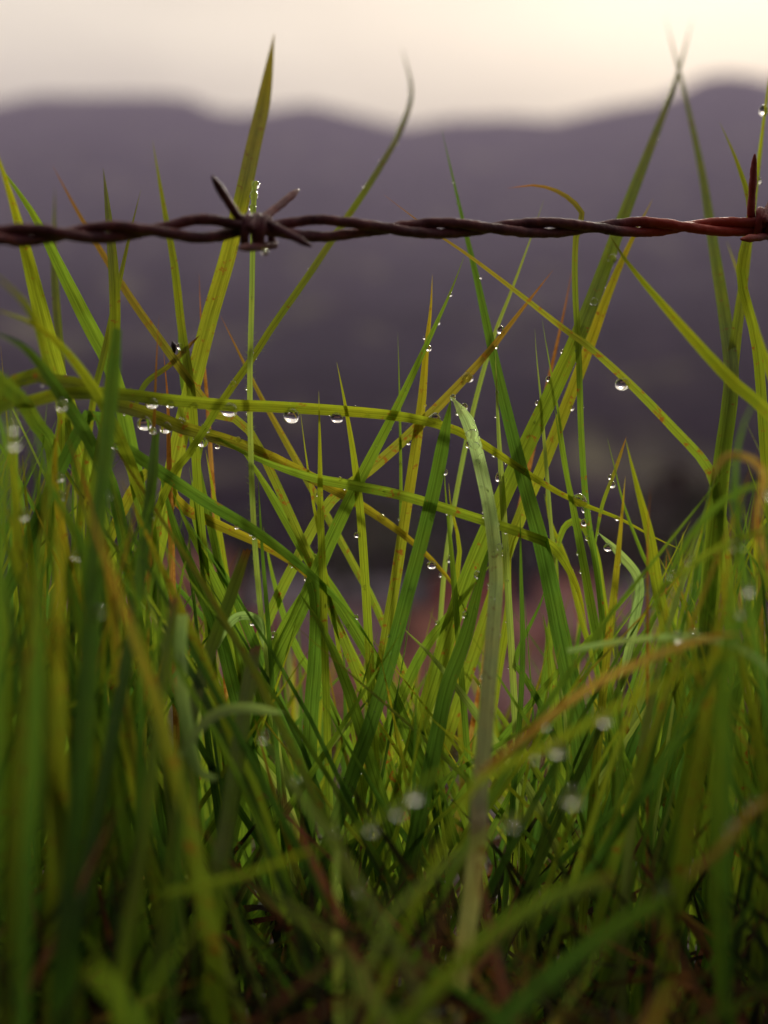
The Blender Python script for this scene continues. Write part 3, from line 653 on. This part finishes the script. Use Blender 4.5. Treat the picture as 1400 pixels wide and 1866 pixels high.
B('n15', [(395,1180),(415,1140),(440,1122),(472,1132),(480,1180)], 18, (.41,.41), 'PA', 'small pale leaf curving over with a drop at its end', 'the small pale curving leaf', tw=.3, ground=False, cpow=1)
# --- right side
B('q1', [(1275,1300),(1290,1080),(1312,860),(1332,700),(1322,590),(1300,450),(1278,310),(1245,160),(1212,30)], 30, (.39,.41,.48,.6), 'L', 'long blade leaning left up to the crossing tips at the top right', 'the long left-leaning blade', tw=.1, tipf=.6)
B('q2', [(1270,1350),(1295,1100),(1318,850),(1338,650),(1358,500),(1378,340),(1395,200),(1412,60)], 34, (.38,.42,.46,.46), 'L', 'broad blade at the right edge crossing behind the far barb', 'the broad blade at the right edge', tw=.1, tipf=.5)
B('q3', [(1425,1050),(1400,900),(1380,640),(1350,500),(1368,390),(1345,300),(1312,222)], 22, (.42,.43,.46), 'L', 'thin blurred blade leaning left beside the far barb', tw=.1)
B('q4', [(1480,860),(1400,752),(1330,690),(1230,580),(1145,480),(1110,425)], 27, (.38,.38,.40), 'L', 'blade slanting down right from the yellow-edged blade', 'the blade slanting to the right edge', tw=.1, wmin=.9)
B('q5', [(1470,900),(1430,750),(1390,640),(1360,540),(1325,440)], 22, (.46,.48), 'L', 'faint blade behind the crossing right-hand blades', tw=.1)
B('q6', [(1390,1250),(1350,1000),(1340,860),(1360,760),(1400,700)], 21, (.33,.32), 'D', 'dark blurred blade low at the right', tw=.2)
B('q7', [(1190,1110),(1240,1010),(1290,940),(1340,900),(1420,870)], 18, (.34,.33), 'G', 'thin blurred blade rising to the right edge', tw=.2, ground=False)
B('q8', [(1200,1080),(1260,1030),(1330,990),(1420,960)], 18, (.34,.32), 'L', 'thin blurred blade lying almost level at the right', tw=.2, ground=False)
B('q9', [(1420,1080),(1380,960),(1390,860),(1330,830),(1290,880)], 20, (.33,.32), 'O', 'brownish blade arching over at the right edge', tw=.2, ground=False)
B('q10', [(1330,1400),(1340,1200),(1380,1050),(1410,900)], 22, (.30,.29), 'D', 'blurred green blade standing at the lower right edge', tw=.2)
B('bow1', [(840,1470),(890,1400),(960,1340),(1060,1262),(1170,1205),(1280,1165),(1380,1150)], 19, (.30,.31,.31), 'O', 'straw-coloured stalk bowing up to the right', 'the straw-coloured bowing stalk', tw=.15, wmin=.9, ground=False)
B('bow2', [(830,1490),(900,1408),(1000,1360),(1120,1290),(1220,1240),(1330,1190),(1430,1160)], 20, (.29,.29,.29), 'L', 'green stalk bowing right just under the straw-coloured one', 'the green bowing stalk', tw=.15, wmin=.9)
B('bow3', [(1035,1186),(1120,1170),(1230,1160),(1310,1168),(1380,1200),(1440,1270)], 15, (.36,.33,.31), 'PA', 'pale arching leaf beaded with drops over the bowing stalks', 'the pale beaded arch', tw=.2, wmin=.9, ground=False, cpow=1)
# --- low foreground
B('m1', [(690,1920),(800,1795),(900,1702),(1010,1635),(1118,1600)], 38, (.25,.26,.27), 'DO', 'thick green blade with a pale cut tip low on the right', tw=.1, tip='c', cpow=55, ground=False, wmin=.9)
B('m2', [(850,1940),(930,1850),(1030,1762),(1120,1692),(1212,1638)], 42, (.25,.26,.27), 'D', 'thick green blade parallel below the pale-tipped one', tw=.1, tip='c', ground=False, wmin=.9)
B('m3', [(800,1900),(750,1780),(690,1670),(620,1550),(540,1440),(470,1320)], 24, (.25,.28,.32), 'S', 'pale stalk leaning left through the low foreground', 'the pale leaning stalk', tw=.1, wmin=.9)
B('m4', [(700,1700),(730,1650),(800,1590),(880,1530),(960,1482),(1070,1440)], 19, (.27,.27), 'S', 'thin pale stalk rising right across the low foreground', 'the thin pale rising stalk', tw=.1, wmin=.9)
B('m5', [(300,1630),(360,1615),(430,1598),(500,1575),(575,1545)], 18, (.28,.29), 'L', 'yellowish twig-like stalk lying level low on the left', tw=.1, ground=False, wmin=.9)
B('m6', [(720,1900),(650,1780),(580,1695),(500,1640),(430,1610)], 22, (.24,.25), 'S', 'dim stalk arching left low in the foreground', tw=.1, wmin=.9)
B('m7', [(270,1920),(235,1850),(200,1800),(165,1765)], 32, (.22,.22), 'G', 'short pale blade tip at the bottom left', tw=.1, tip='c', ground=False)
B('m8', [(260,1840),(320,1740),(370,1680),(420,1630)], 14, (.26,.26), 'G', 'thin dim stalk at the bottom left leaning right', tw=.1)
B('m9', [(560,1560),(640,1520),(720,1470),(780,1420),(830,1405),(860,1440)], 16, (.27,.28), 'LL', 'small hooked stalk beaded with drops in the low centre', 'the small hooked stalk', tw=.1, ground=False)
B('m10', [(1250,1600),(1310,1550),(1360,1490),(1420,1440)], 18, (.28,.28), 'O', 'brown stalk at the lower right edge', tw=.1, ground=False)
B('m11', [(1190,1860),(1220,1820),(1250,1780)], 26, (.23,.23), 'O', 'brown blade stub at the bottom right', tw=.1, tip='c')

# ------------------------------------------------------------------ mass of grass behind, between and below
def scatter(count, name_m, xr, yr, topfun, wr, pal, seed, lean=.22, across=2, segs=9, curl=.3):
    r = random.Random(seed)
    for _ in range(count):
        y = r.uniform(*yr); px = r.uniform(*xr); x = (px - 700) * K * y
        z0 = near_z(x, y) - .003
        ty = topfun(px, r); tz = CZ - (ty - 933) * K * y
        h = tz - z0
        if h < .012: continue
        a = r.uniform(-lean, lean) * (1.6 if r.random() < .2 else 1); b = r.uniform(-lean, lean)
        cdir = r.uniform(-curl, curl)
        tipx = x; rootx = x - a * h
        pts = [Vector((rootx + (tipx - rootx) * t + cdir * h * (t*t - t) * .8, y + b * h * (t - .5) + .0, z0 + h * (t - .12 * abs(cdir) * t*t))) for t in (0, .33, .66, 1)]
        cl = catmull(pts, segs)
        w = r.uniform(*wr); c0, c1, spk = STYLE[r.choices(*pal)[0]]; j = r.uniform(.7, 1.25)
        ribbon(name_m, cl, lambda t: w * (.6 + .4 * smooth(0, .3, t)) * max(.03, 1 - max(0, (t - .45) / .55) ** 1.6), tuple(c*j for c in c0), c1, spk, r.uniform(-.9, .9), r.uniform(-.9, .9), 'p', .15, across, cpow=4)
def env(px, r):
    """how high the crowd of blades reaches, as photo rows"""
    pts = [(-400, 560), (0, 640), (120, 720), (230, 850), (330, 900), (450, 1040), (600, 1130), (800, 1110), (900, 1090), (1050, 1060), (1150, 1010), (1250, 930), (1330, 830), (1420, 740), (1900, 640)]
    for (a, ya), (b, yb) in zip(pts, pts[1:]):
        if a <= px <= b: return ya + (yb - ya) * (px - a) / (b - a) + abs(r.gauss(0, 1)) * 150 - 10
    return 900
PAL_MID = (['G', 'L', 'D', 'Y', 'YO', 'S'], [6, 4, 5, 2, 1, 1]); PAL_LOW = (['D', 'G', 'O', 'B', 'K', 'YO', 'S'], [2, 1.2, .4, 3, 9, .3, .5])  # PAL_LOW is mostly dark tones, painting in shade low in the grass
m = MB()
scatter(90, m, (-80, 1480), (.435, .60), env, (.0018, .0042), PAL_MID, 11)
scatter(45, m, (-350, 1750), (.44, .80), lambda p, r: env(p, r) + 260, (.002, .0045), PAL_MID, 12)
scatter(48, m, (-250, 230), (.30, .50), env, (.002, .0045), PAL_MID, 13)
scatter(38, m, (1230, 1650), (.30, .50), lambda p, r: env(p, r) + 60, (.002, .0045), PAL_MID, 14)
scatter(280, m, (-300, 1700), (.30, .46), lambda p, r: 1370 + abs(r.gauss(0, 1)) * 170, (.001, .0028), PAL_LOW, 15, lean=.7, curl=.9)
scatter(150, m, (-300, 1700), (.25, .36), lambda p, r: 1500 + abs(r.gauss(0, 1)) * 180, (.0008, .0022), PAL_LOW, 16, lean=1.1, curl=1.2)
scatter(130, m, (200, 1240), (.405, .47), lambda p, r: env(p, r) - 20, (.0009, .0024), PAL_MID, 17, lean=.75, curl=.5)
scatter(120, m, (-60, 330), (.34, .46), lambda p, r: env(p, r) - 40, (.0009, .0024), PAL_MID, 18, lean=.6, curl=.5)
scatter(100, m, (1150, 1480), (.34, .46), lambda p, r: env(p, r) - 10, (.0009, .0024), PAL_MID, 19, lean=.6, curl=.5)
tag(m.build('grass', LEAF), 'dense mass of wet green grass filling the lower half behind the single blades', 'grass', kind='stuff')
# matted dead stalks near the soil, colours darkened to imitate shade there
m = MB(); r = random.Random(21)
for _ in range(5200):
    y = r.uniform(.10, 1.0); px = r.uniform(-900, 2300); x = (px - 700) * K * max(y, .3); z = r.uniform(0, .045) * (1 if y < .75 else .5)
    a = r.uniform(0, 2*pi); l = r.uniform(.015, .055); e1 = r.uniform(-.4, .5)
    p0 = Vector((x, y, z + near_z(x, y))); p2 = p0 + Vector((cos(a)*l, sin(a)*l, e1*l)); p1 = (p0 + p2) / 2 + Vector((0, 0, l * r.uniform(0, .25)))
    if min(p0.y, p2.y) < .07: continue
    c0, c1, spk = STYLE[r.choices(['B', 'O', 'D', 'YO', 'R'], [8, 1, 3, .5, 1])[0]]; j = r.uniform(.15, .5); w = r.uniform(.001, .003)
    ribbon(m, catmull([p0, p1, p2], 6), lambda t: w * (1 - .7*t), tuple(c*j for c in c0), tuple(c*j for c in c1), spk, r.uniform(-1.2, 1.2), r.uniform(-1.2, 1.2), 'p', .15, 1)
tag(m.build('dead_grass', LEAF), 'matted brown dead stalks lying over the dark soil', 'dead grass', kind='stuff')
# grass down the slope; unseen blades added round the lens to block light
m = MB(); r = random.Random(31)
def freeblade(x, y, h, w, pal):
    z0 = near_z(x, y) - .003; a = r.uniform(0, 2*pi); ln = r.uniform(.05, .5)
    d_ = Vector((cos(a), sin(a), 0)) * h * ln
    pts = [Vector((x, y, z0)), Vector((x, y, z0)) + d_*.2 + Vector((0, 0, h*.5)), Vector((x, y, z0)) + d_ + Vector((0, 0, h*(1-.3*ln)))]
    c0, c1, spk = STYLE[r.choices(*pal)[0]]; j = r.uniform(.7, 1.2); b = r.uniform(0, 2*pi)
    ribbon(m, catmull(pts, 7), lambda t: w * max(.03, 1 - t ** 2.2), tuple(c*j for c in c0), c1, spk, 0, r.uniform(-1, 1), 'p', .15, 2, cpow=4, fixed=Vector((cos(b), sin(b), 0)))
for _ in range(8500):
    x = r.uniform(-1.1, 1.1); y = r.uniform(-1.3, .95)
    if abs(x) < .10 + max(0, y) * .27 and y > -.05: continue
    freeblade(x, y, r.uniform(.10, .28), r.uniform(.002, .0045), PAL_MID)
for _ in range(1500):
    x = r.uniform(-2.2, 2.2); y = r.uniform(1.0, 4.5)
    freeblade(x, y, r.uniform(.06, .16), r.uniform(.003, .006), PAL_MID)
tag(m.build('bank_grass', LEAF), 'green grass down the bank, and added unseen round the lens to block light', 'grass', kind='stuff')

# ------------------------------------------------------------------ water drops
DROPM = {}
def drop_mesh(seed, hang):
    m_ = MB(); nu, nv = 20, 14
    for j in range(nv + 1):
        th = pi * j / nv
        for i in range(nu):
            ph = 2*pi*i/nu; rr_ = sin(th); z = cos(th)
            k = 1 + (hang * .22 * z * -1)          # fuller below
            k *= 1 + .16 * noise.noise(Vector((cos(ph) * rr_ + seed * 7.1, sin(ph) * rr_, z)))
            m_.v.append((rr_ * cos(ph) * k, rr_ * sin(ph) * k, z * (1 - .12 * hang * (z > 0) * z)))
    for j in range(nv):
        for i in range(nu):
            m_.f.append((j*nu+i, (j+1)*nu+i, (j+1)*nu+(i+1) % nu, j*nu+(i+1) % nu))
    return m_
def near_on(key, px, py):
    best = None
    for p, w in BL[key]:
        qx = 700 + p.x / (K * p.y); qy = 933 - (p.z - CZ) / (K * p.y); dd_ = (qx - px) ** 2 + (qy - py) ** 2
        if best is None or dd_ < best[0]: best = (dd_, p, w, qx, qy)
    return best[1:]
ORD = ['first', 'second', 'third', 'fourth', 'fifth', 'sixth', 'seventh', 'eighth', 'ninth', 'tenth', 'eleventh', 'twelfth', 'thirteenth', 'fourteenth']
DROPS = {
    'arch': [(277,733,27,20),(306,737,20,14),(345,741,14,10),(421,747,29,24),(531,757,29,26),(614,760,28,18),(679,762,8,7),(793,762,22,20),(897,829,9,8),(1055,906,28,22),(1118,944,10,8)],
    'arch2': [(264,774,27,26),(302,778,30,20),(371,812,21,18),(396,817,10,9),(434,800,12,10),(330,758,14,12),(555,866,10,14),(693,938,14,12),(784,1036,18,14)],
    'thinarch': [(620,872,7,7),(700,897,6,6),(905,957,8,8)],
    'curl': [(427,692,10,11),(372,770,8,10),(392,780,7,9)],
    'stem': [(460,540,6,6),(458,640,9,10),(463,355,16,18),(458,374,14,14),(470,343,14,14)],
    'diag': [(826,537,6,6),(802,597,8,8),(785,636,11,11)],
    'diagy': [(857,684,20,18),(843,697,7,7),(880,655,8,8),(746,810,8,8),(903,598,14,16),(906,634,8,8)],
    'pairA': [(1083,549,15,14),(1064,596,12,12),(1053,622,11,11),(1116,470,16,16),(990,688,10,11),(1018,636,6,8),(974,770,6,6),(962,794,6,6),(978,735,7,8)],
    'pairB': [(1052,743,9,10),(1054,690,8,8),(1010,800,6,6)],
    'xline': [(1132,702,27,22)],
    'folddown': [(843,724,11,12),(850,739,12,13),(836,752,12,10),(861,790,24,16),(866,811,18,12),(850,808,9,14),(877,831,10,9),(870,841,12,9),(866,772,6,8),(888,893,7,9),(884,918,7,9),(893,970,6,8),(899,1010,6,9),(912,995,12,12)],
    'r5': [(907,868,10,16),(912,880,6,6),(925,855,5,6),(926,875,7,8),(909,700,6,7)],
    'mid2': [(731,851,6,7),(731,925,6,7)],
    'foldup': [(812,860,9,12),(788,940,9,12),(748,1074,8,8)],
    'pale1': [(826,1013,10,12),(790,1045,6,7)],
    'v1': [(857,1040,12,14),(808,1117,12,12)],
    'f3': [(1116,883,14,12),(1107,870,8,8)],
    'thinR': [],
    'brn': [(1057,950,14,14),(1058,935,8,12),(1068,980,9,9)],
    'h1': [(1090,940,14,18)],
    'f6': [(1089,1012,16,14),(1095,1050,9,16),(1080,985,7,10)],
    'r1': [(1040,1002,7,8),(1045,1048,6,6)],
    'fan5': [(357,853,9,18),(365,868,9,9),(352,838,6,8)],
    'lflat': [(557,922,10,10),(634,1140,6,6)],
    'mid3': [(632,972,14,10),(663,1075,7,8)],
    'mid4': [(575,898,5,7),(600,1112,7,8)],
    'cross1': [(452,975,8,8),(453,999,8,9),(368,1050,9,9),(700,1076,9,9)],
    'cross2': [(528,1035,6,6),(505,1100,7,8)],
    'v2': [(903,1170,9,9),(760,1112,9,8)],
    'low1': [(470,1135,12,11),(482,1175,9,9)],
    'l1': [(327,631,12,12)],
    'l10': [(316,1052,10,10)],
    'n15': [(460,1134,13,12),(437,1127,7,7)],
    'n13': [(328,1204,24,22)],
    'n1': [(180,1114,22,24),(196,902,13,13)],
    'n10': [(160,868,18,16),(145,612,22,20),(108,905,20,22)],
    'n11': [(78,810,20,22),(75,938,20,20),(88,715,20,20)],
    'n9': [(135,1013,24,18)],
    'n2': [(281,945,9,12),(230,735,13,12)],
    'l13': [(133,845,16,14),(240,700,14,12)],
    'bow3': [(1235,1160,24,18),(1265,1158,22,18),(1140,1168,12,10),(1190,1164,12,10),(1345,1175,20,16)],
    'bow2': [(1101,1308,24,22),(1025,1381,32,24),(975,1387,14,14)],
    'bow1': [(1000,1322,12,14)],
    'm4': [(1044,1452,34,28),(935,1498,24,22),(815,1570,18,18)],
    'm3': [(537,1432,24,22),(612,1525,24,20),(650,1620,16,16),(480,1345,16,18)],
    'm9': [(760,1458,28,22),(784,1480,22,18),(738,1497,28,20),(684,1518,24,20),(610,1510,20,18)],
    'q2': [(1392,200,16,20),(1388,320,12,14)],
    'q8': [(1232,983,14,13),(1205,1025,14,14),(1355,1023,24,22)],
    'q10': [(1390,800,20,22),(1312,1042,16,16),(1320,1078,16,18),(1270,1085,14,16)],
    'pale2': [],
    'm2': [(1182,1455,24,26)],
    'm10': [(1368,1462,22,20),(1325,1470,18,18),(1293,1485,18,18)],
    'tall': [(335,770,7,8),(302,905,8,8)],
}
SHORT.update({'v2': 'the green blade low in the centre', 'low1': 'the green blade by the stem', 'l10': 'the green blade behind the fan', 'n9': 'the green blade in the left thicket',
              'q8': 'the level blurred blade', 'q10': 'the blurred blade at the lower right', 'm2': 'the thick low green blade', 'm10': 'the brown stalk at the right', 'h1': 'the small hooking blade', 'l13': 'the blurred blade bending level'})
def add_drop(px, py, w, h, p, label, group, hang, rr_, fwd=.18):
    y = p.y - max(w, h) * K * p.y * fwd
    c = P(px, py, y)
    key = (hang, rr_.randrange(5))
    if key not in DROPM:
        o = drop_mesh(key[1], hang).build('water_drop', WATER); DROPM[key] = o
    else:
        o = DROPM[key].copy(); COL.objects.link(o)
    s = K * y * .5
    o.location = c; o.scale = (w*s, min(w, h)*s, h*s); o.rotation_euler = (0, rr_.uniform(-.2, .2), rr_.uniform(0, 3))
    tag(o, label, 'water drop', group)
r = random.Random(5)
for key, lst in DROPS.items():
    if not lst or key not in BL: continue
    pts = BL[key]; xs_ = [q[0] for q in lst]; ys_ = [q[1] for q in lst]
    horiz = (max(xs_) - min(xs_)) > (max(ys_) - min(ys_))
    lst = sorted(lst, key=lambda q: q[0] if horiz else q[1])
    for i, (px, py, w, h) in enumerate(lst):
        size = 'large' if w >= 24 else 'small' if w >= 11 else 'tiny'
        where = ('' if len(lst) == 1 else f", {ORD[i]} from the {'left' if horiz else 'top'}")
        bp, bw, qx, qy = near_on(key, px, py)          # let the drop touch its blade
        dist = math.hypot(px - qx, py - qy); lim = bw / (K * bp.y) * .5 + h * .12
        if dist > lim: px, py = qx + (px - qx) * lim / dist, qy + (py - qy) * lim / dist
        w, h = w * 1.04, h * 1.18
        add_drop(px, py, w, h, bp, f"{size} clear drop on {SHORT[key]}{where}", 'water drops on the grass', 1 if w > 9 else 0, r, .5 if key == 'folddown' else .18)
# fine beads along some sharp blades: nothing in the photo tells those of one blade apart
for key, n in (('arch', 16), ('arch2', 16), ('folddown', 44), ('curl', 10), ('big', 10), ('diag', 10), ('pairA', 14), ('foldup', 12), ('r5', 12), ('brn', 10), ('mid1', 8), ('stem', 8), ('thinarch', 8), ('v1', 8), ('lflat', 8), ('f1', 6), ('fan1', 6), ('r1', 6)):
    cl = BL[key]; nm = SHORT.get(key, {'f1': 'the tapering blade', 'fan1': 'the dark fanning blade'}.get(key))
    for q in range(n):
        i = int(len(cl) * r.uniform(.25, .92)); i = min(i, len(cl) - 2); p, ww = cl[i]; T = (cl[i+1][0] - p).normalized()
        S = T.cross(Vector((0, 1, 0))).normalized(); p = p.lerp(cl[i+1][0], r.random()) + S * ww * r.choice((-.48, .48, r.uniform(-.4, .4))) + Vector((0, -.0004, 0))
        px = 700 + p.x / (K * p.y); py = 933 - (p.z - CZ) / (K * p.y); s = r.choice((3, 3.5, 4, 5, 6))
        add_drop(px, py, s, s * 1.1, p, f"tiniest bead of dew on {nm}", 'beads of dew on ' + nm, 0, r)
# the drop under the barb knot
add_drop(482, 458, 15, 15, wireP(482, 458, -.004), 'small clear drop hanging under the barb knot of the wire', 'water drops on the grass', 1, r)
# dark seed beside the drop on the blade left of the barb
m = MB(); tube(m, [P(314, 622, .416), P(317, 630, .416), P(318, 643, .416)], lambda t: 5.5 * K * .416 * max(.25, sin(pi * (.1 + .8*t))), 10)
tag(m.build('seed', plain('dark_seed', (.03, .01, .015), rough=.5), off=P(318, 643, .416)), 'tiny dark brown seed stuck beside a drop left of the broad tall blade', 'seed')

# ------------------------------------------------------------------ haze
m = MB(); m.box((-5600, -40, -14.5), (5600, 4900, 1260))
HZ, t, o_ = new_mat('valley_haze')
pv = N(t, 'ShaderNodeVolumePrincipled'); pv.inputs['Color'].default_value = (.74, .65, .93, 1); pv.inputs['Density'].default_value = .000125; pv.inputs['Anisotropy'].default_value = .1
t.links.new(pv.outputs[0], o_.inputs['Volume'])
hz = m.build('haze', HZ, smooth=False); tag(hz, 'thin violet-grey haze filling the valley', 'haze', kind='stuff')
